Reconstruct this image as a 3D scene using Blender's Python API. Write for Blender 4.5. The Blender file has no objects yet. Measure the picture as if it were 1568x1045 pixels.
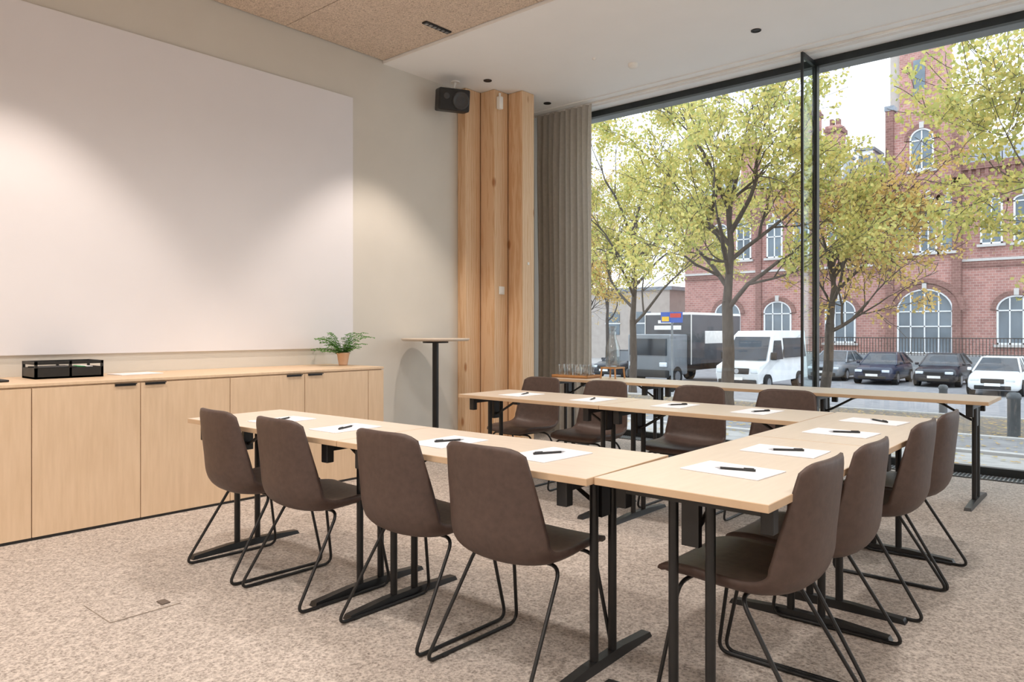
import bpy, bmesh, math, random
from mathutils import Vector, Matrix
random.seed(7)
D=bpy.data; C=bpy.context
COL=C.scene.collection

# ------------------------------------------------------------ materials
def s2l(c):
    return tuple(((x/12.92) if x<=0.04045 else ((x+0.055)/1.055)**2.4) for x in [k/255 for k in c])
def mat(name,c1,c2=None,rough=.5,metal=0,scale=8,stretch=(1,1,1),bump=0,detail=4,dist=0,spec=.5,trans=0,tcol=None,contrast=(.3,.7)):
    m=D.materials.new(name); m.use_nodes=True; nt=m.node_tree; n=nt.nodes; l=nt.links
    b=n['Principled BSDF']; b.inputs['Roughness'].default_value=rough; b.inputs['Metallic'].default_value=metal
    b.inputs['Specular IOR Level'].default_value=spec
    if c2 is None: c2=tuple(min(255,x*1.06+1) for x in c1)
    tc=n.new('ShaderNodeTexCoord'); mp=n.new('ShaderNodeMapping'); mp.inputs['Scale'].default_value=stretch
    no=n.new('ShaderNodeTexNoise'); no.inputs['Scale'].default_value=scale; no.inputs['Detail'].default_value=detail; no.inputs['Distortion'].default_value=dist
    cr=n.new('ShaderNodeValToRGB'); cr.color_ramp.elements[0].color=(*s2l(c1),1); cr.color_ramp.elements[1].color=(*s2l(c2),1)
    cr.color_ramp.elements[0].position=contrast[0]; cr.color_ramp.elements[1].position=contrast[1]
    l.new(tc.outputs['Object'],mp.inputs[0]); l.new(mp.outputs[0],no.inputs['Vector']); l.new(no.outputs['Fac'],cr.inputs[0]); l.new(cr.outputs[0],b.inputs['Base Color'])
    if bump:
        bp=n.new('ShaderNodeBump'); bp.inputs['Strength'].default_value=bump; bp.inputs['Distance'].default_value=.01
        l.new(no.outputs['Fac'],bp.inputs['Height']); l.new(bp.outputs[0],b.inputs['Normal'])
    if trans:
        tr=n.new('ShaderNodeBsdfTranslucent'); tr.inputs[0].default_value=(*s2l(tcol or c2),1)
        mx=n.new('ShaderNodeMixShader'); mx.inputs[0].default_value=trans
        l.new(b.outputs[0],mx.inputs[1]); l.new(tr.outputs[0],mx.inputs[2]); l.new(mx.outputs[0],n['Material Output'].inputs[0])
    return m
def glassmat(name,tint=(.96,.98,.98),refl=.06):
    m=D.materials.new(name); m.use_nodes=True; n=m.node_tree.nodes; l=m.node_tree.links
    n.remove(n['Principled BSDF'])
    t=n.new('ShaderNodeBsdfTransparent'); t.inputs[0].default_value=(*tint,1)
    g=n.new('ShaderNodeBsdfGlossy'); g.inputs['Roughness'].default_value=.02
    mx=n.new('ShaderNodeMixShader'); mx.inputs[0].default_value=refl
    l.new(t.outputs[0],mx.inputs[1]); l.new(g.outputs[0],mx.inputs[2]); l.new(mx.outputs[0],n['Material Output'].inputs[0])
    return m
def emis(name,c,s):
    m=D.materials.new(name); m.use_nodes=True; b=m.node_tree.nodes['Principled BSDF']
    b.inputs['Emission Color'].default_value=(*s2l(c),1); b.inputs['Emission Strength'].default_value=s; b.inputs['Base Color'].default_value=(*s2l(c),1)
    return m

M_wall=mat('wall_paint',(216,212,204),(220,216,208),rough=.9,scale=3)
M_wallw=mat('wall_paint_light',(230,228,224),rough=.9,scale=3)
M_board=mat('projection_board',(232,231,236),(235,234,239),rough=.6,scale=2)
M_ceil=mat('ceiling_white',(245,246,247),(247,248,249),rough=.9,scale=3)
M_black=mat('black_metal',(22,22,23),(30,30,31),rough=.4,scale=20)
M_blackp=mat('black_plastic',(26,26,27),(34,34,35),rough=.5,scale=20)
M_frame=mat('window_frame_dark',(30,36,38),(38,44,46),rough=.35,scale=12)
M_cab=mat('cabinet_oak',(220,191,158),(230,202,171),rough=.45,scale=7,stretch=(6,6,.6),detail=6)
M_table=mat('table_birch',(215,200,184),(221,207,191),rough=.35,scale=5,stretch=(1,8,1),detail=5)
M_tedge=mat('table_edge',(200,170,138),(210,181,149),rough=.5,scale=8)
M_leather=mat('chair_leather',(75,59,53),(87,69,62),rough=.5,scale=40,bump=.08)
M_white=mat('white_plastic',(236,234,230),rough=.4,scale=5)
M_paper=mat('paper',(238,238,246),rough=.8,scale=5)
M_terra=mat('pot_clay',(226,184,152),(234,194,162),rough=.7,scale=15)
M_leafg=mat('fern_green',(70,128,52),(110,165,80),rough=.5,scale=14,trans=.25)
M_soil=mat('soil',(50,38,30),rough=.9,scale=50)
M_woodtray=mat('tray_wood',(186,134,84),(202,150,98),rough=.5,scale=12,stretch=(1,6,1))
M_glass=glassmat('window_glass',refl=.05)
M_fin=glassmat('glass_fin',tint=(.88,.94,.93),refl=.08)
M_cup=glassmat('drinking_glass',tint=(.90,.93,.94),refl=.18)
M_water=glassmat('water',tint=(.84,.90,.92),refl=.12)
M_curtain=mat('curtain_cloth',(182,174,165),(200,192,183),rough=.9,scale=30,trans=.5,tcol=(215,208,198))
M_red=mat('sign_red',(200,60,50),rough=.5); M_blue=mat('sign_blue',(50,90,180),rough=.5); M_green=mat('pencil_green',(40,150,90),rough=.5); M_yel=mat('sign_yellow',(235,190,50),rough=.5)
M_fill=emis('fill_lamp_glow',(255,225,180),6)

def carpet():
    m=D.materials.new('carpet'); m.use_nodes=True; n=m.node_tree.nodes; l=m.node_tree.links; b=n['Principled BSDF']; b.inputs['Roughness'].default_value=1; b.inputs['Specular IOR Level'].default_value=.1
    tc=n.new('ShaderNodeTexCoord')
    n1=n.new('ShaderNodeTexNoise'); n1.inputs['Scale'].default_value=85; n1.inputs['Detail'].default_value=4; n1.inputs['Roughness'].default_value=.7; n1.inputs['Distortion'].default_value=1.5
    v=n.new('ShaderNodeTexVoronoi'); v.inputs['Scale'].default_value=70
    n2=n.new('ShaderNodeTexNoise'); n2.inputs['Scale'].default_value=24; n2.inputs['Detail'].default_value=3
    for x in (n1,v,n2): l.new(tc.outputs['Object'],x.inputs['Vector'])
    a=n.new('ShaderNodeMath'); a.operation='ADD'; l.new(n1.outputs['Fac'],a.inputs[0])
    mm=n.new('ShaderNodeMath'); mm.operation='MULTIPLY'; mm.inputs[1].default_value=.35; l.new(v.outputs['Distance'],mm.inputs[0]); l.new(mm.outputs[0],a.inputs[1])
    a2=n.new('ShaderNodeMath'); a2.operation='MULTIPLY_ADD'; a2.inputs[1].default_value=.32; l.new(n2.outputs['Fac'],a2.inputs[0]); l.new(a.outputs[0],a2.inputs[2])
    cr=n.new('ShaderNodeValToRGB'); e=cr.color_ramp.elements; e[0].position=.56; e[0].color=(*s2l((124,113,104)),1); e[1].position=1.0; e[1].color=(*s2l((212,200,190)),1)
    l.new(a2.outputs[0],cr.inputs[0]); l.new(cr.outputs[0],b.inputs['Base Color'])
    bp=n.new('ShaderNodeBump'); bp.inputs['Strength'].default_value=.6; bp.inputs['Distance'].default_value=.01; l.new(a.outputs[0],bp.inputs['Height']); l.new(bp.outputs[0],b.inputs['Normal'])
    return m
M_carpet=carpet()
def fibre():
    m=D.materials.new('wood_wool'); m.use_nodes=True; n=m.node_tree.nodes; l=m.node_tree.links; b=n['Principled BSDF']; b.inputs['Roughness'].default_value=1
    tc=n.new('ShaderNodeTexCoord'); n1=n.new('ShaderNodeTexNoise'); n1.inputs['Scale'].default_value=38; n1.inputs['Detail'].default_value=5; n1.inputs['Distortion'].default_value=2.5; n1.inputs['Roughness'].default_value=.7
    l.new(tc.outputs['Object'],n1.inputs['Vector'])
    cr=n.new('ShaderNodeValToRGB'); e=cr.color_ramp.elements; e[0].position=.32; e[0].color=(*s2l((158,137,118)),1); e[1].position=.56; e[1].color=(*s2l((238,221,204)),1)
    l.new(n1.outputs['Fac'],cr.inputs[0]); l.new(cr.outputs[0],b.inputs['Base Color'])
    bp=n.new('ShaderNodeBump'); bp.inputs['Strength'].default_value=.7; bp.inputs['Distance'].default_value=.01; l.new(n1.outputs['Fac'],bp.inputs['Height']); l.new(bp.outputs[0],b.inputs['Normal'])
    return m
M_fibre=fibre()
def pine():
    m=D.materials.new('glulam_pine'); m.use_nodes=True; n=m.node_tree.nodes; l=m.node_tree.links; b=n['Principled BSDF']; b.inputs['Roughness'].default_value=.5
    tc=n.new('ShaderNodeTexCoord'); mp=n.new('ShaderNodeMapping'); mp.inputs['Scale'].default_value=(1,1,.10); mp.inputs['Location'].default_value=(5.6,-5.3,0)
    w=n.new('ShaderNodeTexWave'); w.wave_type='RINGS'; w.rings_direction='Z'; w.inputs['Scale'].default_value=12; w.inputs['Distortion'].default_value=8; w.inputs['Detail'].default_value=3; w.inputs['Detail Scale'].default_value=1.6
    l.new(tc.outputs['Object'],mp.inputs[0]); l.new(mp.outputs[0],w.inputs['Vector'])
    cr=n.new('ShaderNodeValToRGB'); e=cr.color_ramp.elements; e[0].color=(*s2l((230,197,161)),1); e[1].color=(*s2l((217,176,134)),1)
    e[0].position=.3
    l.new(w.outputs['Color'],cr.inputs[0])
    mp2=n.new('ShaderNodeMapping'); mp2.inputs['Scale'].default_value=(1,1,.45); l.new(tc.outputs['Object'],mp2.inputs[0])
    v=n.new('ShaderNodeTexVoronoi'); v.inputs['Scale'].default_value=4.2; l.new(mp2.outputs[0],v.inputs['Vector'])
    k=n.new('ShaderNodeValToRGB'); ke=k.color_ramp.elements; ke[0].position=.06; ke[0].color=(1,1,1,1); ke[1].position=.13; ke[1].color=(0,0,0,1); l.new(v.outputs['Distance'],k.inputs[0])
    mx=n.new('ShaderNodeMixRGB'); l.new(k.outputs[0],mx.inputs[0]); l.new(cr.outputs[0],mx.inputs[1]); mx.inputs[2].default_value=(*s2l((180,126,84)),1)
    l.new(mx.outputs[0],b.inputs['Base Color'])
    return m
M_pine=pine(); M_gapshade=mat('pine_gap_shade',(130,92,62),(146,106,76),rough=.8,scale=9)
def brick(name,c1,c2,mortar):
    m=D.materials.new(name); m.use_nodes=True; n=m.node_tree.nodes; l=m.node_tree.links; b=n['Principled BSDF']; b.inputs['Roughness'].default_value=.9
    tc=n.new('ShaderNodeTexCoord'); mp=n.new('ShaderNodeMapping'); mp.inputs['Rotation'].default_value=(math.radians(90),0,0)
    br=n.new('ShaderNodeTexBrick'); br.inputs['Color1'].default_value=(*s2l(c1),1); br.inputs['Color2'].default_value=(*s2l(c2),1); br.inputs['Mortar'].default_value=(*s2l(mortar),1)
    br.inputs['Scale'].default_value=1.6; br.inputs['Mortar Size'].default_value=.018
    l.new(tc.outputs['Object'],mp.inputs[0]); l.new(mp.outputs[0],br.inputs['Vector'])
    no=n.new('ShaderNodeTexNoise'); no.inputs['Scale'].default_value=.9; no.inputs['Detail'].default_value=8; no.inputs['Roughness'].default_value=.7; l.new(tc.outputs['Object'],no.inputs['Vector'])
    mx=n.new('ShaderNodeMixRGB'); mx.blend_type='OVERLAY'; mx.inputs[0].default_value=.45; l.new(br.outputs['Color'],mx.inputs[1]); l.new(no.outputs['Fac'],mx.inputs[2]); l.new(mx.outputs[0],b.inputs['Base Color'])
    return m
M_brick=brick('hazed_red_brick',(176,128,120),(152,106,101),(184,164,158))  # distance haze is mixed into the brick colours
M_brickd=brick('dark_brick',(130,92,87),(114,79,74),(150,122,114))
M_bark=mat('bark',(64,58,54),(90,82,76),rough=.9,scale=18,stretch=(1,1,.3))
def leafm(name,cols):
    m=D.materials.new(name); m.use_nodes=True; n=m.node_tree.nodes; l=m.node_tree.links; b=n['Principled BSDF']; b.inputs['Roughness'].default_value=.6
    g=n.new('ShaderNodeNewGeometry'); cr=n.new('ShaderNodeValToRGB'); e=cr.color_ramp.elements
    e[0].color=(*s2l(cols[0]),1); e[1].color=(*s2l(cols[-1]),1)
    for i,c in enumerate(cols[1:-1]):
        k=e.new((i+1)/(len(cols)-1)); k.color=(*s2l(c),1)
    l.new(g.outputs['Random Per Island'],cr.inputs[0]); l.new(cr.outputs[0],b.inputs['Base Color'])
    t=n.new('ShaderNodeBsdfTranslucent'); l.new(cr.outputs[0],t.inputs[0]); mx=n.new('ShaderNodeMixShader'); mx.inputs[0].default_value=.42
    l.new(b.outputs[0],mx.inputs[1]); l.new(t.outputs[0],mx.inputs[2]); l.new(mx.outputs[0],n['Material Output'].inputs[0])
    return m
M_leafy=leafm('autumn_leaf',[(158,170,98),(208,200,122),(226,212,130),(176,182,106),(226,202,120)])
M_leafo=leafm('autumn_leaf_orange',[(206,182,110),(222,194,118),(216,176,106),(192,184,112)])
M_asph=mat('asphalt',(120,120,124),(150,150,152),rough=.7,scale=3)
M_pave=mat('paving',(164,162,160),(184,182,180),rough=.8,scale=4)
M_litter=mat('leaf_litter',(104,99,95),(186,158,108),rough=.9,scale=11,detail=9,contrast=(.48,.74))
M_curb=mat('granite_curb',(184,182,180),(198,196,194),rough=.8,scale=20)
M_conc=mat('concrete',(128,132,136),(140,144,147),rough=.9,scale=5)
M_bol=mat('bollard_metal',(84,88,92),(98,102,106),rough=.6,scale=9)
M_wframe=mat('white_window_frame',(214,217,220),rough=.6)
M_dglass=mat('dark_window_glass',(76,90,102),(112,128,140),rough=.15,scale=.6)
M_slate=mat('slate_roof',(120,128,140),(140,148,158),rough=.6,scale=6)
M_beige=mat('grey_facade',(168,160,154),(180,172,166),rough=.9,scale=2)
M_tire=mat('tire',(25,25,26),rough=.8); M_carglass=mat('car_glass',(30,38,46),(48,58,68),rough=.1,scale=2)
M_lite=mat('headlight',(220,228,235),rough=.1); M_chrome=mat('alloy',(170,172,176),rough=.3,metal=.8)

# ------------------------------------------------------------ mesh builder
def fillet(pts,r,n=5):
    pts=[Vector(p) for p in pts]; out=[pts[0]]
    for i in range(1,len(pts)-1):
        a,b,c=pts[i-1],pts[i],pts[i+1]; d1=(a-b); d2=(c-b); rr=min(r,d1.length*.45,d2.length*.45)
        p=b+d1.normalized()*rr; q=b+d2.normalized()*rr
        for k in range(n+1):
            t=k/n; out.append(p*(1-t)**2+b*2*t*(1-t)+q*t*t)
    out.append(pts[-1]); return out
class MB:
    def __init__(s): s.v=[];s.f=[];s.m=[];s.sm=[];s.mats=[]
    def mi(s,m):
        if m not in s.mats: s.mats.append(m)
        return s.mats.index(m)
    def add(s,vs,fs,m,smooth=False,M=None):
        o=len(s.v); k=s.mi(m)
        for p in vs:
            p=Vector(p); s.v.append(tuple(M@p) if M is not None else tuple(p))
        for f in fs: s.f.append(tuple(i+o for i in f)); s.m.append(k); s.sm.append(smooth)
    def box(s,x0,x1,y0,y1,z0,z1,m,M=None):
        vs=[(x,y,z) for z in (z0,z1) for y in (y0,y1) for x in (x0,x1)]
        s.add(vs,[(0,2,3,1),(4,5,7,6),(0,1,5,4),(2,6,7,3),(0,4,6,2),(1,3,7,5)],m,False,M)
    def rbox(s,x0,x1,y0,y1,z0,z1,m,b=.005,M=None):
        bm=bmesh.new(); bmesh.ops.create_cube(bm,size=1)
        for v in bm.verts: v.co=Vector(((x0+x1)/2+v.co.x*(x1-x0),(y0+y1)/2+v.co.y*(y1-y0),(z0+z1)/2+v.co.z*(z1-z0)))
        bmesh.ops.bevel(bm,geom=bm.edges[:],offset=b,segments=3,affect='EDGES',profile=.5)
        s.add([v.co.copy() for v in bm.verts],[[v.index for v in f.verts] for f in bm.faces],m,True if b>.02 else False,M); bm.free()
    def tube(s,pts,r,m,n=8,M=None,caps=True):
        pts=[Vector(p) for p in pts]; N=len(pts); R=r if isinstance(r,(list,tuple)) else [r]*N
        vs=[];prev=None
        for i,p in enumerate(pts):
            t=(pts[min(i+1,N-1)]-pts[max(i-1,0)]).normalized()
            if prev is None:
                a=Vector((0,0,1)) if abs(t.z)<.9 else Vector((1,0,0)); u=t.cross(a).normalized()
            else: u=(prev-t*prev.dot(t)); u=u.normalized() if u.length>1e-6 else t.orthogonal().normalized()
            prev=u; w=t.cross(u)
            for k in range(n):
                an=2*math.pi*k/n; vs.append(p+(u*math.cos(an)+w*math.sin(an))*R[i])
        fs=[(i*n+k,i*n+(k+1)%n,(i+1)*n+(k+1)%n,(i+1)*n+k) for i in range(N-1) for k in range(n)]
        s.add(vs,fs,m,True,M)
        if caps: s.add(vs[:n],[tuple(range(n))[::-1]],m,False,M); s.add(vs[-n:],[tuple(range(n))],m,False,M)
    def cyl(s,p0,p1,r,m,n=16,M=None): s.tube([p0,p1],r,m,n,M)
    def lathe(s,c,prof,m,n=32,M=None,smooth=True):
        vs=[];N=len(prof)
        for r,z in prof:
            for k in range(n):
                a=2*math.pi*k/n; vs.append((c[0]+r*math.cos(a),c[1]+r*math.sin(a),c[2]+z))
        fs=[(i*n+k,i*n+(k+1)%n,(i+1)*n+(k+1)%n,(i+1)*n+k) for i in range(N-1) for k in range(n)]
        s.add(vs,fs,m,smooth,M)
    def mesh(s,name):
        me=D.meshes.new(name); me.from_pydata(s.v,[],s.f)
        for m in s.mats: me.materials.append(m)
        me.polygons.foreach_set('material_index',s.m); me.polygons.foreach_set('use_smooth',s.sm); me.update(); return me
    def obj(s,name,loc=(0,0,0),rz=0):
        return place(s.mesh(name),name,loc,rz)
def place(me,name,loc=(0,0,0),rz=0):
    o=D.objects.new(name,me); o.location=loc; o.rotation_euler=(0,0,rz); COL.objects.link(o); return o

# ------------------------------------------------------------ room shell
WX=-5.80; WY=7.45; CH=3.94; RX=3.6; BY=-3.6
b=MB(); b.box(WX-.1,RX+.1,BY-.1,WY+.12,-.1,0,M_carpet); b.obj('floor')
b=MB(); b.box(WX-.15,WX,BY-.1,WY+.1,0,4.3,M_wall); b.obj('wall_left')
b=MB(); b.box(WX,RX,BY-.15,BY,0,4.3,M_wallw); b.obj('wall_back')
b=MB(); b.box(RX,RX+.15,BY-.1,WY+.1,0,4.3,M_wallw); b.obj('wall_right')
b=MB(); b.box(WX,-5.35,WY,WY+.15,0,3.97,M_wallw); b.box(WX,RX,WY,WY+.15,3.97,4.3,M_conc); b.obj('wall_front')
b=MB(); b.box(WX,RX,4.735,WY,CH,4.2,M_ceil); b.box(WX,RX,BY,4.735,4.05,4.3,M_ceil); b.obj('ceiling')
b=MB(); ys=[4.73,3.62,2.42,1.22,.02,-1.18,-2.38,-3.58]; xs=[-5.79,-3.78,-1.78,.22,2.22,3.58]
for i in range(len(ys)-1):
    for j in range(len(xs)-1):
        b.box(xs[j]+.004,xs[j+1]-.004,ys[i+1]+.004,ys[i]-.004,3.97,4.049,M_fibre)
b.obj('acoustic_ceiling_panels')
b=MB(); b.box(WX+.005,RX,4.732,4.7345,CH,3.969,M_ceil); b.obj('trim_1')
b=MB(); b.box(WX+.01,RX,7.0,7.02,CH-.012,CH,M_ceil); b.box(WX+.01,RX,7.24,7.26,CH-.02,CH,M_ceil); b.obj('trim_2')
b=MB(); b.box(WX+.01,RX,7.14,7.18,CH-.022,CH-.001,M_white); b.obj('curtain_track')

# windows
def window(name,x0,x1):
    b=MB(); y0,y1=WY+.0,WY+.07
    b.box(x0,x1,y0,y1,3.87,3.965,M_frame); b.box(x0,x1,y0,y1,0.0,.07,M_frame)
    b.box(x0,x0+.022,y0,y1,.07,3.87,M_frame); b.box(x1-.022,x1,y0,y1,.07,3.87,M_frame)
    b.box(x0+.022,x1-.022,WY+.03,WY+.036,.07,3.87,M_glass); return b.obj(name)
window('window_1',-5.34,-2.465); window('window_2',-2.463,.9); window('window_3',.902,RX-.002)
for x in (-2.465,.9):
    b=MB(); b.box(x-.006,x+.006,7.12,WY-.002,0.01,3.9,M_fin); b.box(x-.011,x+.011,7.095,7.12,.005,3.915,M_frame); b.box(x-.014,x+.014,7.12,WY-.002,3.87,3.915,M_frame)
    b.obj('glass_fin')
b=MB(); b.box(-5.3,RX-.1,7.22,7.40,0.001,.006,M_blackp)
x=-5.29
while x<RX-.12: b.box(x,x+.012,7.225,7.395,.006,.012,M_chrome); x+=.03
b.obj('floor_grille')
b=MB(); b.box(WX-1,RX+1,WY+.16,7.86,3.93,4.3,M_conc); b.obj('exterior_soffit')

# glulam column
b=MB(); K=[(-5.80,-5.67,5.79),(-5.67,-5.46,6.03),(-5.46,-5.25,6.265)]
for i,(xa,xb,ya) in enumerate(K):
    b.rbox(WX+.002,xb,ya,(K[i+1][2]-.004 if i<2 else 6.475),0,CH-.002,M_pine,.008)
b.box(-5.69,-5.665,6.020,6.0285,.002,CH-.004,M_gapshade); b.box(-5.48,-5.455,6.255,6.2635,.002,CH-.004,M_gapshade)  # dark strips standing in for shadow gaps at the inner corners
b.obj('timber_column')
b=MB(); b.rbox(-5.455,-5.445,6.10,6.19,1.655,1.745,M_white,.004); b.rbox(-5.445,-5.44,6.115,6.175,1.67,1.73,M_white,.002); b.obj('light_switch',(-.003,0,0))
b=MB(); b.rbox(-5.455,-5.40,6.06,6.12,3.72,3.86,M_white,.01); b.cyl((-5.43,6.09,3.86),(-5.43,6.09,3.9),.012,M_white); b.obj('motion_sensor',(-.003,0,0))
b=MB(); b.rbox(-5.248,-5.242,6.35,6.38,1.99,2.02,M_white,.002); b.obj('wall_button',(-.001,0,0))

# speaker
M_cone=mat('speaker_cone',(60,60,62),(70,70,72),rough=.35)
b=MB(); R=Matrix.Translation((-5.56,5.50,3.70))@Matrix.Rotation(math.radians(62),4,'Z')@Matrix.Rotation(math.radians(10),4,'X')
b.rbox(-.19,.15,-.10,.08,-.115,.115,M_blackp,.02,R)
b.lathe((0,0,0),[(.001,.004),(.025,.008),(.04,.0),(.07,.008),(.078,.016),(.09,.014),(.092,.0)],M_cone,28,R@Matrix.Translation((.045,-.101,-.005))@Matrix.Rotation(math.radians(90),4,'X'))
b.lathe((0,0,0),[(.001,.008),(.018,.010),(.032,.002)],M_cone,20,R@Matrix.Translation((-.11,-.101,.03))@Matrix.Rotation(math.radians(90),4,'X'))
b.tube(fillet([(-5.58,5.50,3.80),(-5.62,5.56,3.87),(-5.62,5.58,3.935)],.03),.014,M_white,8)
b.cyl((-5.62,5.58,3.925),(-5.62,5.58,3.939),.05,M_white)
b.obj('wall_speaker')

# whiteboard
b=MB(); b.rbox(WX+.001,WX+.022,.3,4.35,1.083,3.504,M_board,.004); b.obj('projection_whiteboard')

# cabinets
CX=-5.01; ct=.938
b=MB(); b.box(WX+.003,CX-.02,-3.3,4.09,.0,ct-.022,M_cab); b.box(WX+.003,CX-.004,-3.3,4.09,.0,.018,M_blackp)
b.rbox(WX+.003,CX,-3.3,4.10,ct-.02,ct,M_cab,.003)
bd=[4.098,3.93]; y=3.93
while y>-3.2: y-=.625; bd.append(y)
for i in range(len(bd)-1):
    b.rbox(CX-.019,CX,bd[i+1]+.003,bd[i]-.002,.018,ct-.03,M_cab,.0015)
    if i>0:
        yy = (bd[i+1]+.03) if (i%2==1) else (bd[i]-.03-.13)
        b.box(CX+.001,CX+.022,yy,yy+.13,ct-.034,ct-.028,M_black); b.box(CX-.002,CX+.004,yy,yy+.13,ct-.045,ct-.028,M_black)
b.obj('sideboard_cabinet')

# organizer box
b=MB(); x0,x1,y0,y1=-5.66,-5.40,1.56,1.97; z=ct+.001
b.box(x0,x1,y0,y1,z,z+.012,M_black)
for (a,c,d,e) in ((x0,x0+.01,y0,y1),(x1-.01,x1,y0,y1),(x0,x1,y0,y0+.01),(x0,x1,y1-.01,y1)):
    b.box(a,c,d,e,z,z+.07,M_black); b.box(a,c,d,e,z+.092,z+.112,M_black)
for xx,yy in ((x0,y0),(x1-.015,y0),(x0,y1-.015),(x1-.015,y1-.015),(x0,1.76),(x1-.015,1.76)): b.box(xx,xx+.015,yy,yy+.015,z,z+.112,M_black)
b.box(x0+.012,x1-.012,y0+.03,y1-.16,z+.012,z+.075,M_blackp)
for i,m in enumerate((M_green,M_paper,M_paper)): b.cyl((x0+.04,1.86+i*.022,z+.068),(x1-.02,1.86+i*.022,z+.070),.006,m)
b.obj('stationery_organizer')
b=MB(); b.box(-5.62,-5.41,2.08,2.38,ct+.001,ct+.006,M_paper,Matrix.Translation((-5.5,2.2,0))@Matrix.Rotation(.1,4,'Z')@Matrix.Translation((5.5,-2.2,0))); b.obj('paper_sheet')
b=MB(); b.rbox(-5.45,-5.25,1.16,1.38,ct+.001,ct+.014,M_blackp,.004); b.obj('notebook')

# plant
b=MB(); b.lathe((0,0,0),[(.001,0),(.036,0),(.04,.01),(.054,.095),(.06,.1),(.06,.115),(.05,.115),(.048,.09),(.001,.09)],M_terra,28)
b.lathe((0,0,0),[(.001,.1),(.049,.1)],M_soil,20)
for i in range(46):
    a=random.uniform(0,2*math.pi); L=random.uniform(.12,.30); up=random.uniform(.02,.20)
    P=[Vector((math.cos(a)*L*t,math.sin(a)*L*t,.10+up*math.sin(t*1.9)*1.0)) for t in (0,.2,.4,.6,.8,1)]
    b.tube(P,.0015,M_leafg,4)
    side=Vector((-math.sin(a),math.cos(a),0))
    for t in range(1,6):
        for sg in (-1,1):
            for q in (0,.5):
                p=P[t-1].lerp(P[t],q+.3); d=(side*sg+Vector((math.cos(a),math.sin(a),0))*.5).normalized(); l=.042*(1.15-t/7)
                tip=p+d*l+Vector((0,0,random.uniform(-.012,.01))); w=Vector((math.cos(a),math.sin(a),0))*.011
                mid=(p+tip)/2+Vector((0,0,.004))
                b.add([p,mid+w,tip,mid-w],[(0,1,2,3)],M_leafg)
b.obj('potted_fern',(-5.46,4.0,ct+.001))

# high table
b=MB(); b.lathe((0,0,0),[(.001,1.145),(.33,1.145),(.345,1.16),(.345,1.168),(.34,1.172),(.001,1.172)],M_table,56)
b.lathe((0,0,0),[(.001,1.125),(.13,1.125),(.13,1.145),(.001,1.145)],M_black,28)
b.cyl((0,0,.015),(0,0,1.13),.032,M_black,20)
b.lathe((0,0,0),[(.001,0),(.25,0),(.25,.008),(.05,.018),(.035,.05),(.001,.05)],M_black,48)
b.obj('bar_table',(-5.42,5.10,0))

# ------------------------------------------------------------ conference tables
TH=.76
def table_mesh(L,W=.6,H=TH):
    b=MB(); hl=L/2-.0015; hw=W/2-.001
    b.rbox(-hl,hl,-hw,hw,H-.025,H,M_tedge,.002); b.box(-hl+.002,hl-.002,-hw+.002,hw-.002,H-.001,H+.0004,M_table)
    for sg in (-1,1):
        x=sg*(L/2-.12)
        b.add([(x-.024,-.34,0),(x+.024,-.34,0),(x+.024,.34,0),(x-.024,.34,0),(x-.02,-.33,.02),(x+.02,-.33,.02),(x+.02,.33,.02),(x-.02,.33,.02),(x-.018,-.12,.036),(x+.018,-.12,.036),(x+.018,.12,.036),(x-.018,.12,.036)],
            [(3,2,1,0),(0,1,5,4),(2,3,7,6),(4,5,9,8),(8,9,10,11),(11,10,6,7),(0,4,8,11,7,3),(1,2,6,10,9,5)],M_black)
        for y in (-.065,.065): b.cyl((x,y,.03),(x,y,H-.06),.0165,M_black,14)
        b.box(x-.02,x+.02,-.25,.25,H-.062,H-.027,M_black)
        for y in (-.255,.255):
            b.rbox(x-.022,x+.022,y-.02,y+.02,H-.115,H-.026,M_blackp,.004)
        b.box(x-.012,x+.012,-.03,.03,H-.20,H-.06,M_black)
        b.tube(fillet([(x,0,H-.17),(x-sg*.05,0,H-.15),(x-sg*.22,0,H-.05),(x-sg*.26,0,H-.04)],.03),.009,M_black,8)
        b.box(min(x-sg*.30,x),max(x-sg*.30,x),-.02,.02,H-.04,H-.027,M_black)
    return b.mesh('conference_table')
TM=table_mesh(1.3); TF=table_mesh(1.33)
for (x,y,r) in ((-2.082,2.29,2),(-3.413,2.244,2)): place(TF,'conference_table',(x,y,0),math.radians(r))
for (x,y,r) in ((-1.105,2.701,90),(-1.105,4.003,90),(-2.057,4.31,0),(-3.359,4.31,0),(-1.45,6.24,0),(-2.752,6.24,0),(-4.054,6.24,0)):
    place(TM,'conference_table',(x,y,0),math.radians(r))

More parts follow.
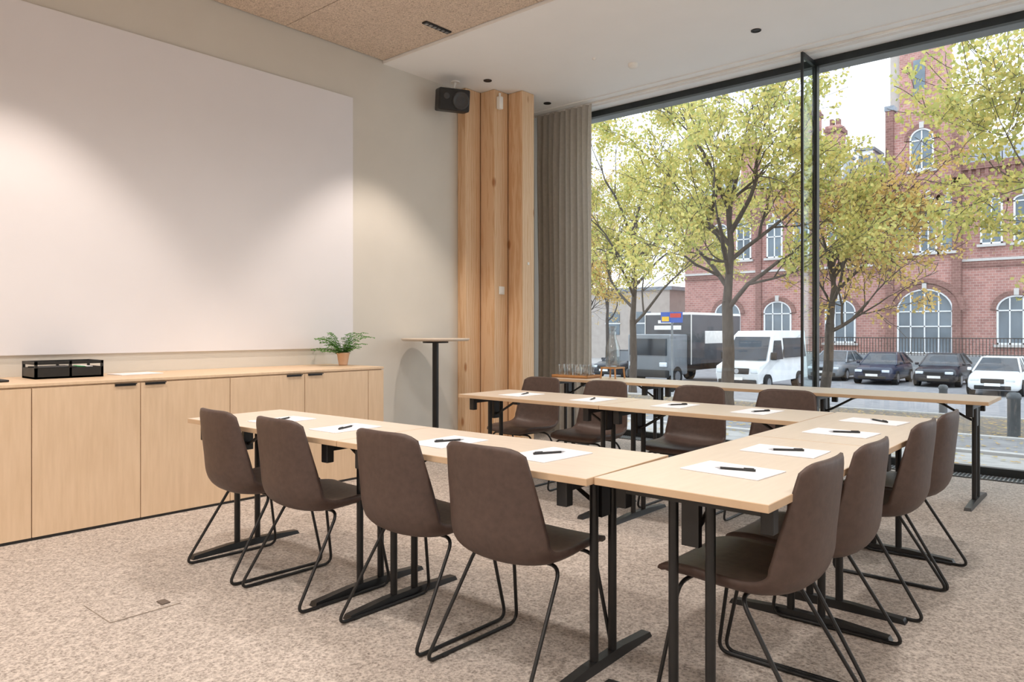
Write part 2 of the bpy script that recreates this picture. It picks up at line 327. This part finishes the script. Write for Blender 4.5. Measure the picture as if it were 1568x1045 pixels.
# ------------------------------------------------------------ chairs
def catmull(P,u):
    n=len(P)-1; x=min(max(u,0),1)*n; i=min(int(x),n-1); t=x-i
    p0=P[max(i-1,0)];p1=P[i];p2=P[i+1];p3=P[min(i+2,n)]
    return tuple(.5*((2*b_)+(-a+c)*t+(2*a-5*b_+4*c-d)*t*t+(-a+3*b_-3*c+d)*t**3) for a,b_,c,d in zip(p0,p1,p2,p3))
def chair_mesh():
    P=[(.262,.425,.195,.004,.030),(.240,.452,.208,.006,.042),(.15,.462,.222,.010,.048),(.02,.452,.232,.016,.048),(-.09,.446,.236,.028,.046),
       (-.165,.462,.236,.05,.042),(-.203,.515,.234,.062,.036),(-.218,.60,.226,.056,.03),(-.230,.69,.214,.045,.027),(-.243,.78,.199,.036,.024),(-.255,.85,.188,.03,.02)]
    ns,nt=40,16; top=[];bot=[]
    for i in range(ns+1):
        for j in range(nt+1):
            t=-1+2*j/nt; a=abs(t)
            u0=.0+.035*a**5; u1=1-.055*a**5; u=u0+(u1-u0)*i/ns
            y,z,w,c,th=catmull(P,u); y2,z2=catmull(P,min(u+.01,1))[:2]; y1,z1=catmull(P,max(u-.01,0))[:2]
            T=Vector((y2-y1,z2-z1)).normalized(); n=Vector((T.y,-T.x))
            q=c*a**2.4; px=w*t; py=y+n.x*q; pz=z+n.y*q
            top.append((px,py,pz)); edge=1-.55*max(a**8, ((2*i/ns-1))**12)
            bot.append((px*(1-.02*a**4),py-n.x*th*edge,pz-n.y*th*edge))
    b=MB(); W=nt+1; N=len(top); vs=top+bot; fs=[]
    for i in range(ns):
        for j in range(nt):
            k=i*W+j; fs.append((k,k+1,k+1+W,k+W)); fs.append((N+k,N+k+W,N+k+W+1,N+k+1))
    for i in range(ns):
        k=i*W; fs.append((k,k+W,N+k+W,N+k)); k=i*W+nt; fs.append((k,N+k,N+k+W,k+W))
    for j in range(nt):
        fs.append((j,N+j,N+j+1,j+1)); k=ns*W+j; fs.append((k,k+1,N+k+1,N+k))
    b.add(vs,fs,M_leather,True)
    for sg in (-1,1):
        p=[(0,-.04,.405),(sg*.205,-.04,.405),(sg*.243,-.285,.008),(sg*.243,.245,.008),(sg*.205,.175,.405),(0,.175,.405)]
        b.tube(fillet(p,.05,6),.0075,M_black,8)
        b.cyl((sg*.243,-.2,.006),(sg*.243,-.17,.006),.0095,M_blackp,8)
    b.rbox(-.10,.10,-.06,.19,.396,.412,M_blackp,.004)
    return b.mesh('conference_chair')
CM=chair_mesh()
def chair(x,y,deg): place(CM,'conference_chair',(x,y,0),math.radians(deg))
for x,y,a in ((-3.61,2.09,-2),(-3.06,2.10,0),(-2.345,2.15,0),(-1.795,2.15,0)): chair(x,y,a)
for x,y,a in ((-1.01,2.445,90),(-.995,2.955,90),(-.985,3.755,90),(-.975,4.25,90)): chair(x,y,a)
for x,y,a in ((-3.92,4.72,180),(-3.25,4.71,181),(-2.44,4.70,180),(-1.83,4.76,180)): chair(x,y,a)

# papers and pens
pm=MB(); pm.box(-.105,.105,-.148,.148,0,.003,M_paper); PM=pm.mesh('writing_paper')
pn=MB(); pn.cyl((0,-.07,.005),(0,.05,.005),.0045,M_black,10); pn.tube([(0,.05,.005),(0,.07,.005)],[.0045,.001],M_chrome,10); pn.box(-.001,.001,-.065,-.03,.009,.012,M_black); NM=pn.mesh('ballpoint_pen')
seats=[(-3.58,2.22,0),(-3.05,2.25,0),(-2.33,2.27,0),(-1.79,2.30,0),(-1.10,2.47,90),(-1.11,3.00,90),(-1.10,3.70,90),(-1.10,4.27,90),(-3.60,4.29,180),(-2.95,4.31,180),(-2.32,4.33,180),(-1.77,4.33,180)]
for x,y,a in seats:
    a+=random.uniform(-5,5)
    place(PM,'writing_paper',(x,y,TH+.0012),math.radians(a)); 
    place(NM,'ballpoint_pen',(x+random.uniform(-.01,.03),y+random.uniform(-.02,.02),TH+.0045),math.radians(a+random.choice((-25,30,20,-35))))

# tray with glasses, carafe
b=MB(); b.box(-.22,.22,-.13,.13,0,.012,M_woodtray)
for a in ((-.22,.22,-.13,-.118),(-.22,.22,.118,.13),(-.22,-.208,-.13,.13),(.208,.22,-.13,.13)): b.box(*a,.0,.03,M_woodtray)
for i in range(4):
    for j in range(2):
        b.lathe((-.15+i*.1,-.05+j*.1,.0125),[(.001,.0),(.030,0),(.038,.12),(.035,.12),(.027,.006),(.001,.006)],M_cup,18)
b.obj('glass_tray',(-4.48,6.22,TH+.001),.05)
b=MB()
b.box(-.09,.09,-.09,.09,.10,.115,M_woodtray)
for x in (-.08,.08):
    for y in (-.08,.08): b.cyl((x*1.1,y*1.1,0),(x,y,.1),.009,M_woodtray,8)
b.lathe((0,0,.116),[(.001,0),(.07,0),(.08,.03),(.076,.20),(.04,.30),(.036,.38),(.046,.42),(.044,.42),(.033,.38),(.037,.30),(.072,.20),(.07,.01),(.001,.01)],M_cup,28)
b.lathe((0,0,.128),[(.001,0),(.066,0),(.070,.05),(.068,.15),(.001,.15)],M_water,24)
b.obj('water_carafe',(-4.12,6.36,TH+.001))
b=MB(); b.lathe((0,0,0),[(.001,0),(.035,0),(.04,.05),(.038,.09),(.034,.09),(.03,.01),(.001,.01)],M_white,20); b.obj('coffee_cup',(-4.62,6.45,TH+.001))

# floor box
b=MB(); R=Matrix.Translation((-3.50,1.40,0))
b.box(-.15,.15,-.15,.15,.001,.004,M_carpet,R)
M_groove=mat('hatch_rim',(168,154,142),rough=.7); M_gd=mat('hatch_handle',(96,84,76),rough=.6)
for a in ((-.151,.151,-.151,-.150),(-.151,.151,.150,.151),(-.151,-.150,-.151,.151),(.150,.151,-.151,.151)): b.box(*a,.001,.0043,M_groove,R)
b.rbox(.06,.12,.08,.12,.004,.010,M_gd,.003,R); b.obj('floor_socket_hatch')

# curtain
def curtain(name,xa,xb,y):
    b=MB(); N=260; rows=[0.015,.8,1.6,2.4,3.2,3.86,3.915]; vs=[]
    for k,z in enumerate(rows):
        for i in range(N+1):
            t=i/N; a=t*(xb-xa)/.085*2*math.pi
            amp=.05 if k<5 else .035
            yy=y+amp*math.sin(a+.3*math.sin(k*1.3+t*9))+.012*math.sin(a*.37+k*.5); vs.append((xa+t*(xb-xa)+.012*math.cos(a)+(.01*math.sin(k)),yy,z))
    fs=[(k*(N+1)+i,k*(N+1)+i+1,(k+1)*(N+1)+i+1,(k+1)*(N+1)+i) for k in range(len(rows)-1) for i in range(N)]
    b.add(vs,fs,M_curtain,True); return b.obj(name)
curtain('curtain',-5.74,-4.90,7.13)

# ceiling fittings + lamps
def beam(x,y,z,W,ang,blend,col,rad,rot=None):
    l=D.lights.new('downlight_or_fill_beam','SPOT'); l.energy=W; l.spot_size=math.radians(ang); l.spot_blend=blend; l.color=col; l.shadow_soft_size=rad
    o=D.objects.new('downlight_or_fill_beam',l); o.location=(x,y,z)
    if rot: o.rotation_euler=rot
    COL.objects.link(o)
def spot(x,y,z,W,ang=110,blend=.5,col=(1,.78,.55),rad=.05,name='recessed_or_fill_downlight',rot=None,dark=False):
    b=MB(); b.lathe((x,y,z),[(.045,0),(.045,-.006),(.036,-.006),(.034,0)],M_blackp if dark else M_white,24); b.lathe((x,y,z-.001),[(.001,0),(.035,0)],M_fill if not dark else M_blackp,20); b.obj(name)
    if W>0: beam(x,y,z-.05,W,ang,blend,col,rad,rot)
for x,y in ((-2.62,6.38),(-5.33,5.78),(-5.33,6.82)): spot(x,y,CH-.001,0,dark=True)
b=MB(); b.lathe((-3.89,6.38,CH),[(.05,0),(.05,-.02),(.035,-.04),(.001,-.042)],M_white,28); b.obj('smoke_detector')
b=MB(); b.lathe((-4.1,6.0,CH),[(.02,0),(.02,-.012),(.001,-.014)],M_white,20); b.obj('sprinkler_cap')
WARM=(1,.85,.73); NEU=(1,.95,.90)
for y in (1.45,4.515,-1.6):
    b=MB(); b.rbox(-4.81,-4.75,y-.155,y+.155,3.957,3.969,M_blackp,.003)
    for i in range(6): b.box(-4.795,-4.765,y-.14+i*.049,y-.11+i*.049,3.953,3.957,M_chrome)
    b.obj('linear_downlight'); beam(-4.78,y,3.94,135,84,.45,WARM,.03)
for x in (-3.1,-.9,1.5):  # added out-of-view downlights, soft fill for the room
    for y in (-1.6,.7,3.0): spot(x,y,3.969,(112 if y>0 else 170),ang=150,blend=.9,col=NEU,rad=.12)

# ------------------------------------------------------------ exterior
def gz(y): return -.1-1.2*min(max((y-7.6)/22.4,0),1)
b=MB(); X0,X1=-75,40
secs=[(7.6,10.5,M_pave),(10.5,13.2,M_asph),(13.2,19.5,M_litter),(19.5,30,M_asph),(30,46,M_asph),(46,130,M_pave)]
for a,c,m in secs: b.add([(X0,a,gz(a)),(X1,a,gz(a)),(X1,c,gz(c)),(X0,c,gz(c))],[(0,1,2,3)],m)
# scattered fallen leaves on the pavement
rr=random.Random(77); lv=[];lf=[]
for i in range(2600):
    y=8+rr.random()**1.0*12; x=-13+rr.random()*17; z=gz(y)+.012; a=rr.uniform(0,6.28); s=rr.uniform(.03,.055); o=len(lv)
    for k in range(4): lv.append((x+s*math.cos(a+k*math.pi/2)*(1 if k%2 else .65),y+s*math.sin(a+k*math.pi/2)*(1 if k%2 else .65),z+rr.uniform(0,.01)))
    lf.append((o,o+1,o+2,o+3))
b.add(lv,lf,M_leafo)
b.obj('ground')
for yy in (10.5,13.2,19.5):
    b=MB(); b.box(X0,X1,yy-.07,yy+.07,gz(yy)-.1,gz(yy)+.04,M_curb); b.obj('street_curb')

def tree(name,x,y,H,fork,spread,nl,leafmat,seed,tr=.13,lean=(0,0)):
    rnd=random.Random(seed); b=MB(); lv=[];lf=[]
    def leaf(p,s):
        a=Vector((rnd.gauss(0,1),rnd.gauss(0,1),rnd.gauss(0,.7))).normalized(); c=a.orthogonal().normalized(); c=(Matrix.Rotation(rnd.uniform(0,6.28),3,a)@c); d=a.cross(c)
        o=len(lv); lv.extend([p-c*s,p+d*s*.7,p+c*s,p-d*s*.7]); lf.append((o,o+1,o+2,o+3))
    tips=[]
    def br(p,d,L,r,dep):
        pts=[p];rr=[r];n=4; q=p.copy(); dd=d.copy()
        for i in range(n):
            dd=(dd+Vector((rnd.gauss(0,.13),rnd.gauss(0,.13),rnd.gauss(.02,.08)))).normalized(); q=q+dd*L/n; pts.append(q.copy()); rr.append(max(.007,r*(1-.42*(i+1)/n)))
        b.tube(pts,rr,M_bark,6 if r>.03 else 3,caps=False)
        if dep<=1:
            for i in range(1,n+1): tips.append((pts[i],pts[i-1],dep))
        if dep==0: return
        k=3 if dep>=2 else rnd.choice((2,3))
        for j in range(k):
            t=rnd.choice((1,2,3,4)) if j else 4
            ax=Vector((rnd.gauss(0,1),rnd.gauss(0,1),rnd.gauss(0,.5))).normalized(); an=rnd.uniform(.5,1.1) if j else rnd.uniform(.1,.35)
            nd=(Matrix.Rotation(an,3,ax)@dd).normalized(); nd.z+=.02; nd.normalize()
            br(pts[t],nd,L*rnd.uniform(.62,.82),rr[t]*.70,dep-1)
    base=gz(y); g=Vector((0,0,base)); top=Vector((lean[0]*.3,lean[1]*.3,fork))
    b.tube([g-Vector((0,0,.1)),g+Vector((0,0,.25)),g.lerp(top,.5)+Vector((.03,.02,0)),top],[tr*1.25,tr,tr*.9,tr*.8],M_bark,10)
    ld=[top,top+Vector((.08,.05,(H-fork)*.25)),top+Vector((-.04,.08,(H-fork)*.5))]
    b.tube(ld,[tr*.75,tr*.5,tr*.35],M_bark,8,caps=False)
    nb=9; Lm=(H-fork)*.34
    for j in range(nb):
        a=2*math.pi*j*.39+rnd.uniform(-.3,.3); lvl=j/(nb-1); tl=spread*(1.35-.9*lvl)*rnd.uniform(.8,1.15)
        d=Vector((math.cos(a)*tl+lean[0],math.sin(a)*tl+lean[1],.9)).normalized()
        s=top.lerp(ld[1],min(lvl*2,1)) if lvl<.5 else ld[1].lerp(ld[2],(lvl-.5)*2)
        br(s+Vector((0,0,-.2 if lvl==0 else 0)),d,Lm*rnd.uniform(.85,1.15),tr*.40,4)
    for i in range(nl//9):
        p,q,dp=rnd.choice(tips); c=p.lerp(q,rnd.random())
        for k in range(9): leaf(c+Vector((rnd.gauss(0,.11),rnd.gauss(0,.11),rnd.gauss(-.04,.10))),rnd.uniform(.032,.06))
    b.add(lv,lf,leafmat)
    return b.obj(name,(x,y,0))
tree('street_tree',-7.3,16.1,7.0,1.9,.85,24000,M_leafy,3,tr=.15)
tree('street_tree',-12.7,20.8,7.4,1.6,.9,25000,M_leafy,11)
tree('street_tree',-6.0,18.8,5.0,1.4,.7,8500,M_leafo,5,tr=.13,lean=(.5,0))
tree('street_tree',.55,15.2,8.2,2.0,1.0,36000,M_leafy,21,lean=(-.1,0))
tree('street_tree',-18.5,26,6.2,1.6,.9,11000,M_leafo,31)
tree('street_tree',-27,41,9,2,.9,9000,M_leafo,41)
tree('street_tree',-33,46,10,2,.9,9000,M_leafo,43)

# cars
def car_mesh(name,paint,wag=False):
    b=MB(); 
    sec=[(-2.12,.30,.62,.70),(-2.05,.24,.74,.80),(-1.6,.20,.84,.88),(-1.0,.20,.93,.90),(0,.20,.96,.91),(1.2,.20,.97,.90),(1.85,.22,.98,.86),(2.10,.30,.90,.76)]
    vs=[];n=len(sec)
    for y,z0,z1,w in sec:
        h=z1-z0
        for (fx,fz) in ((-.86,0),(-1,.18),(-1.0,.55),(-.95,.85),(-.80,1),(.80,1),(.95,.85),(1.0,.55),(1,.18),(.86,0)): vs.append((w*fx,y,z0+h*fz))
    fs=[(i*10+k,i*10+(k+1)%10,(i+1)*10+(k+1)%10,(i+1)*10+k) for i in range(n-1) for k in range(10)]
    fs+= [tuple(range(10))[::-1],tuple((n-1)*10+k for k in range(10))]
    b.add(vs,fs,paint,True)
    r0,r1=(-.15,1.15) if not wag else (-.15,1.6)
    lo=[(-.80,-1.05,.90),(.80,-1.05,.90),(.80,2.0,.95),(-.80,2.0,.95)]; hi=[(-.60,r0,1.44),(.60,r0,1.44),(.60,r1,1.42),(-.60,r1,1.42)]
    b.add(lo+hi,[(0,1,5,4),(1,2,6,5),(2,3,7,6),(3,0,4,7)],M_carglass)
    b.rbox(-.61,.61,r0-.03,r1+.03,1.41,1.46,paint,.018)
    for sx in (-1,1):
        b.tube([(sx*.80,-1.05,.90),(sx*.605,r0,1.44)],.035,paint,6); b.tube([(sx*.80,2.0,.95),(sx*.605,r1,1.43)],.05,paint,6); b.tube([(sx*.81,.5,.95),(sx*.61,.5,1.43)],.03,paint,6)
        for y in (-1.3,1.3):
            b.cyl((sx*.93,y,.32),(sx*.70,y,.32),.32,M_tire,24); b.cyl((sx*.94,y,.32),(sx*.92,y,.32),.2,M_chrome,16)
        b.rbox(min(sx*.42,sx*.74),max(sx*.42,sx*.74),-2.13,-1.9,.58,.70,M_lite,.03); b.rbox(min(sx*.88,sx*1.02),max(sx*.88,sx*1.02),-.85,-.68,.93,1.05,paint,.03)
    b.rbox(-.38,.38,-2.15,-2.0,.50,.68,M_blackp,.02); b.rbox(-.60,.60,-2.14,-2.0,.26,.42,M_blackp,.03); b.box(-.26,.26,-2.17,-2.14,.40,.51,M_white)
    return b.mesh(name)
P_blue=mat('paint_navy',(38,46,66),rough=.25,scale=2); P_dark=mat('paint_black_blue',(30,34,44),rough=.25,scale=2); P_white=mat('paint_white',(225,228,230),rough=.25,scale=2); P_sil=mat('paint_grey',(120,126,132),rough=.25,scale=2)
G=-1.3
for p,x,y in ((P_blue,-9.5,38.6),(P_dark,-7.0,38.8),(P_white,-4.35,35.2),(P_sil,-12.1,39.9),(P_dark,-21.2,34),(P_dark,-1.8,38.5)):
    place(car_mesh('car',p),'car',(x,y,G),0)
def van():
    b=MB(); prof=[(-2.6,.35),(-2.68,.75),(-2.6,1.05),(-1.75,1.25),(-1.0,2.30),(-.6,2.50),(2.8,2.52),(2.9,.4)]
    ws=[.86,.92,.92,.96,.86,.84,.84,.95]; n=len(prof)
    vs=[(-w,y,z) for (y,z),w in zip(prof,ws)]+[(w,y,z) for (y,z),w in zip(prof,ws)]
    fs=[tuple(range(n)),tuple(range(2*n-1,n-1,-1))]+[(i,(i+1)%n,n+(i+1)%n,n+i)[::-1] for i in range(n)]
    b.add(vs,fs,P_white)
    b.add([(-.86,-1.76,1.27),(.86,-1.76,1.27),(.76,-1.04,2.24),(-.76,-1.04,2.24)],[(0,1,2,3)],M_carglass,M=Matrix.Translation((0,-.03,.015)))
    for sx in (-1,1):
        b.add([(sx*.975,-1.4,1.3),(sx*.975,-.2,1.3),(sx*.89,-.2,2.1),(sx*.90,-1.0,2.1)],[(0,1,2,3)],M_carglass)
        b.add([(sx*.975,0,1.35),(sx*.975,2.6,1.35),(sx*.87,2.6,2.2),(sx*.87,0,2.2)],[(0,1,2,3)],M_carglass)
        for y in (-1.75,1.8): b.cyl((sx*.98,y,.36),(sx*.7,y,.36),.36,M_tire,24); b.cyl((sx*.99,y,.36),(sx*.97,y,.36),.2,M_chrome,16)
        b.rbox(min(sx*.58,sx*.88),max(sx*.58,sx*.88),-2.72,-2.4,.78,1.0,M_lite,.04); b.rbox(min(sx*.98,sx*1.2),max(sx*.98,sx*1.2),-1.6,-1.45,1.3,1.62,M_blackp,.03)
    b.rbox(-.5,.5,-2.72,-2.5,.74,.98,M_blackp,.03); b.rbox(-.8,.8,-2.74,-2.55,.32,.52,M_blackp,.04); b.box(-.26,.26,-2.77,-2.7,.5,.61,M_white)
    b.lathe((0,0,0),[(.001,0),(.1,0)],M_chrome,20,Matrix.Translation((0,-2.73,.86))@Matrix.Rotation(math.radians(90),4,'X'))
    return b
van().obj('delivery_van',(-12.6,31.4,G))
# grey box truck
M_trk=mat('truck_box_grey',(70,72,78),(84,86,92),rough=.6,scale=3)
b=MB(); b.rbox(-1.2,1.2,-1.2,4.2,.95,3.35,M_trk,.03); b.box(-.5,.5,-1.2,4.2,.6,.95,M_black)
b.box(-1.21,1.21,-1.21,4.21,3.25,3.36,M_white); b.box(-1.22,-1.19,-1.22,-1.18,.95,3.3,M_white); b.box(1.19,1.22,-1.22,-1.18,.95,3.3,M_white)
b.rbox(-1.08,1.08,-3.0,-1.3,.5,2.35,P_sil,.08); b.box(-.95,.95,-3.03,-2.99,1.4,2.15,M_carglass); b.rbox(-1.05,1.05,-3.1,-2.95,.42,.75,M_blackp,.03)
b.box(-.7,.7,-1.225,-1.2,2.55,2.75,M_white); b.box(-.5,.3,-1.225,-1.2,2.85,3.0,M_white)
for sx in (-1,1):
    for y in (-2.3,2.8): b.cyl((sx*1.1,y,.45),(sx*.8,y,.45),.45,M_tire,24); b.cyl((sx*1.11,y,.45),(sx*1.09,y,.45),.24,M_chrome,16)
    b.rbox(min(sx*.6,sx*.95),max(sx*.6,sx*.95),-3.08,-2.95,.9,1.1,M_lite,.03); b.box(min(sx*1.20,sx*1.205),max(sx*1.20,sx*1.205),.2,2.8,1.9,2.5,M_white)
b.obj('box_truck',(-16.9,32.0,G))

# brick building
FY=50
def arch(b,cx,z0,zs,w,m,y,rise=None,n=14):
    rise=rise if rise is not None else w/2
    pts=[(cx-w/2,y,z0),(cx+w/2,y,z0)]+[(cx+w/2*math.cos(math.pi*k/n),y,zs+rise*math.sin(math.pi*k/n)) for k in range(n+1)]
    b.add(pts,[tuple(range(len(pts)))],m)
def archring(b,cx,zs,w,t,y0,y1,rise,m,n=14):
    vs=[]
    for k in range(n+1):
        a=math.pi*k/n
        for (rr,ri) in ((w/2,rise),(w/2+t,rise+t)):
            for y in (y0,y1): vs.append((cx+rr*math.cos(a),y,zs+ri*math.sin(a)))
    fs=[]
    for k in range(n):
        o=k*4; p=o+4
        fs+=[(o,o+2,p+2,p),(o+2,o+3,p+3,p+2),(o+1,p+1,p+3,o+3),(o,p,p+1,o+1)]
    b.add(vs,fs,m)
def bwin(b,cx,z0,zt,w,arched=True,mull=2,trans=1,rise=None):
    r=(w/2 if rise is None else rise) if arched else 0; zs=zt-r
    if arched:
        arch(b,cx,z0,zs,w,M_dglass,FY-.03,r); archring(b,cx,zs,w-.14,.10,FY-.10,FY,r-.07,M_wframe); archring(b,cx,zs,w+.04,.28,FY-.13,FY,r+.02,M_brickd)
        b.box(cx-.12,cx+.12,FY-.2,FY,zt+.02,zt+.4,M_curb)
    for s in (-1,1): b.box(cx+s*(w/2-.05)-.05,cx+s*(w/2-.05)+.05,FY-.1,FY,z0,zs,M_wframe)
    b.box(cx-w/2,cx+w/2,FY-.1,FY,z0,z0+.1,M_wframe); b.box(cx-w/2-.15,cx+w/2+.15,FY-.25,FY,z0-.15,z0,M_curb)
    for i in range(1,mull): b.box(cx-w/2+w*i/mull-.035,cx-w/2+w*i/mull+.035,FY-.1,FY-.03,z0,zt-(.12 if not arched else r*.12+.05),M_wframe)
    for i in range(trans): 
        z=zs-.05-(i*.9); b.box(cx-w/2,cx+w/2,FY-.1,FY-.03,z-.035,z+.035,M_wframe)
b=MB()
b.box(-26,12,FY,FY+12,-1.5,11,M_brick)
b.box(-26.2,12.2,FY-.3,FY,10.6,11,M_brickd); b.box(-26,12,FY-.1,FY,4.9,5.1,M_brickd); b.box(-26,12,FY-.14,FY,5.25,5.4,M_curb); b.box(-26,12,FY-.1,FY,9.5,9.62,M_brickd); b.box(-26,12,FY-.12,FY,-1.5,-.2,M_curb)
x=-25.8
while x<11.8: b.box(x,x+.18,FY-.22,FY,10.15,10.6,M_brickd); x+=.42
b.add([(-26.2,FY-.2,11),(12.2,FY-.2,11),(12.2,FY+6,13.2),(-26.2,FY+6,13.2)],[(0,1,2,3)],M_slate)
b.box(-12,-8.2,FY-.35,FY+4,-1.5,13.6,M_brick)
b.add([(-12.1,FY-.36,13.6),(-8.1,FY-.36,13.6),(-8.1,FY-.36,14.2),(-9.0,FY-.36,14.9),(-10.1,FY-.36,15.9),(-11.2,FY-.36,14.9),(-12.1,FY-.36,14.2),
       (-12.1,FY+.1,13.6),(-8.1,FY+.1,13.6),(-8.1,FY+.1,14.2),(-9.0,FY+.1,14.9),(-10.1,FY+.1,15.9),(-11.2,FY+.1,14.9),(-12.1,FY+.1,14.2)],
      [(0,1,2,3,4,5,6),(13,12,11,10,9,8,7)]+[(i,7+i,7+(i+1)%7,(i+1)%7) for i in range(7)],M_brick)
for x in (-12.1,-8.5): b.box(x,x+.45,FY-.5,FY+.2,-1.5,14.8,M_brickd); b.box(x-.05,x+.5,FY-.55,FY+.25,14.8,15.1,M_slate)
b.box(-12.1,-8.1,FY-.5,FY,9.9,10.2,M_brickd)
FY0=FY; FY=FY0-.36
bwin(b,-10.1,10.9,13.4,1.3,True,2,1); 
bwin(b,-11.0,5.9,9.2,.95,True,2,2,rise=.3); bwin(b,-9.75,5.9,9.2,.95,True,2,2,rise=.3); bwin(b,-8.75,5.9,9.2,.7,True,1,2,rise=.3)
bwin(b,-9.95,-.2,3.7,3.0,True,4,2,rise=1.3); archring(b,-9.95,2.4,3.7,.3,FY-.2,FY,1.65,M_brickd)
FY=FY0
for cx in (-14.9,-19.0,-5.4,-2.4,.6,3.6,6.6,-22.6): bwin(b,cx,.4,3.2,1.9,True,3,1,rise=.8)
for cx in (-13.4,-15.2,-17.4,-19.2,-21.4,-23.2,-6.6,-5.0,-2.6,-1.0,1.4,3.0,5.4,7): bwin(b,cx,6.2,8.9,1.1,True,2,2,rise=.3)
for cx in (-16.3,-20.3,-4.0,0.2,4.2):
    b.box(cx-.2,cx+.2,FY-.2,FY,-1.3,10.6,M_brickd)
for cx in (-13.6,-15.4,-3.5,0):
    b.box(cx-.5,cx+.5,FY+.6,FY+3,11,12.8,M_wframe); b.box(cx-.35,cx+.35,FY+.57,FY+.6,11.4,12.5,M_dglass); b.box(cx-.6,cx+.6,FY+.5,FY+3,12.8,13.0,M_slate)
for cx,zt in ((-17.6,16.6),(-16.0,15.2),(-22,15)):
    b.box(cx-.5,cx+.5,FY+2,FY+3.2,11,zt,M_brick); b.box(cx-.6,cx+.6,FY+1.9,FY+3.3,zt-.5,zt-.2,M_brickd)
    for k in (-.3,.1): b.box(cx+k,cx+k+.22,FY+2.3,FY+2.8,zt,zt+.5,M_brickd)
b.obj('brick_building')
b=MB(); b.box(-14.4,-11.5,63,67,-1.5,25,M_brick); b.box(-15.1,-14.4,63.2,67,-1.5,24.6,M_beige); b.box(-14.6,-11.3,62.8,67.2,24,24.5,M_brickd); b.box(-13.4,-12.6,62.9,63,19,22,M_dglass); b.box(-13.55,-12.45,62.88,62.95,18.8,19,M_curb)
b.box(-14.4,-11.5,62.9,63,17.4,17.7,M_brickd)
b.obj('brick_tower')
b=MB(); b.box(-17,8,47.2,49.2,-1.3,-.25,M_conc); x=-16.9
while x<8: b.box(x,x+.03,47.25,47.28,-.25,.75,M_black); x+=.16
b.box(-17,8,47.23,47.30,.75,.8,M_black); b.box(-17,8,47.23,47.30,-.15,-.11,M_black); b.obj('terrace_railing')
b=MB(); b.box(-60,-30,55,65,-1.4,4.6,M_beige); b.box(-60.3,-29.7,54.8,65,4.6,4.9,M_slate)
for i in range(9):
    b.box(-58+i*3.1,-56.6+i*3.1,54.95,55,.8,2.8,M_dglass); b.box(-58.1+i*3.1,-56.5+i*3.1,54.93,54.96,1.75,1.85,M_wframe)
b.obj('grey_shop_building')
b=MB(); b.cyl((0,.04,0),(0,.04,3.0),.04,M_conc,10); b.box(-.45,.45,-.02,.02,2.55,2.95,M_blue); b.box(-.4,-.1,-.03,-.02,2.6,2.78,M_yel); b.box(-.05,.4,-.03,-.02,2.74,2.9,M_red)
b.obj('street_sign',(-13.5,24.9,gz(24.9)))
for x,y in ((-1.55,14.0),(-.95,14.0),(-3.6,19.9)):
    b=MB(); b.lathe((0,0,0),[(.09,0),(.09,.6),(.10,.61),(.10,.67),(.07,.71),(.001,.72)],M_bol,20); b.obj('street_bollard',(x,y,gz(y)-.01))

# ------------------------------------------------------------ world + portals
w=D.worlds.new('World'); C.scene.world=w; w.use_nodes=True; n=w.node_tree.nodes; l=w.node_tree.links; bg=n['Background']
tc=n.new('ShaderNodeTexCoord'); sp=n.new('ShaderNodeSeparateXYZ'); cr=n.new('ShaderNodeValToRGB'); e=cr.color_ramp.elements
e[0].position=0; e[0].color=(.88,.91,.95,1); e[1].position=.7; e[1].color=(.80,.87,.97,1)
l.new(tc.outputs['Generated'],sp.inputs[0]); l.new(sp.outputs['Z'],cr.inputs[0]); l.new(cr.outputs[0],bg.inputs[0]); bg.inputs[1].default_value=2.25
pl=D.lights.new('window_portal','AREA'); pl.shape='RECTANGLE'; pl.size=8.9; pl.size_y=3.8; pl.cycles.is_portal=True
po=D.objects.new('window_portal',pl); po.location=(-.85,WY+.1,1.96); po.rotation_euler=(math.radians(-90),0,0); COL.objects.link(po)

# ------------------------------------------------------------ camera
cd=D.cameras.new('camera'); cd.sensor_width=36; cd.lens=1120/1568*36; cd.shift_y=-17.5/1568; cd.clip_end=500
co=D.objects.new('camera',cd); co.location=(0,0,1.26); co.rotation_euler=(math.radians(90),0,math.atan2(.6531,.7573)); COL.objects.link(co); C.scene.camera=co
C.scene.view_settings.view_transform='Standard'
C.scene.view_settings.exposure=.4
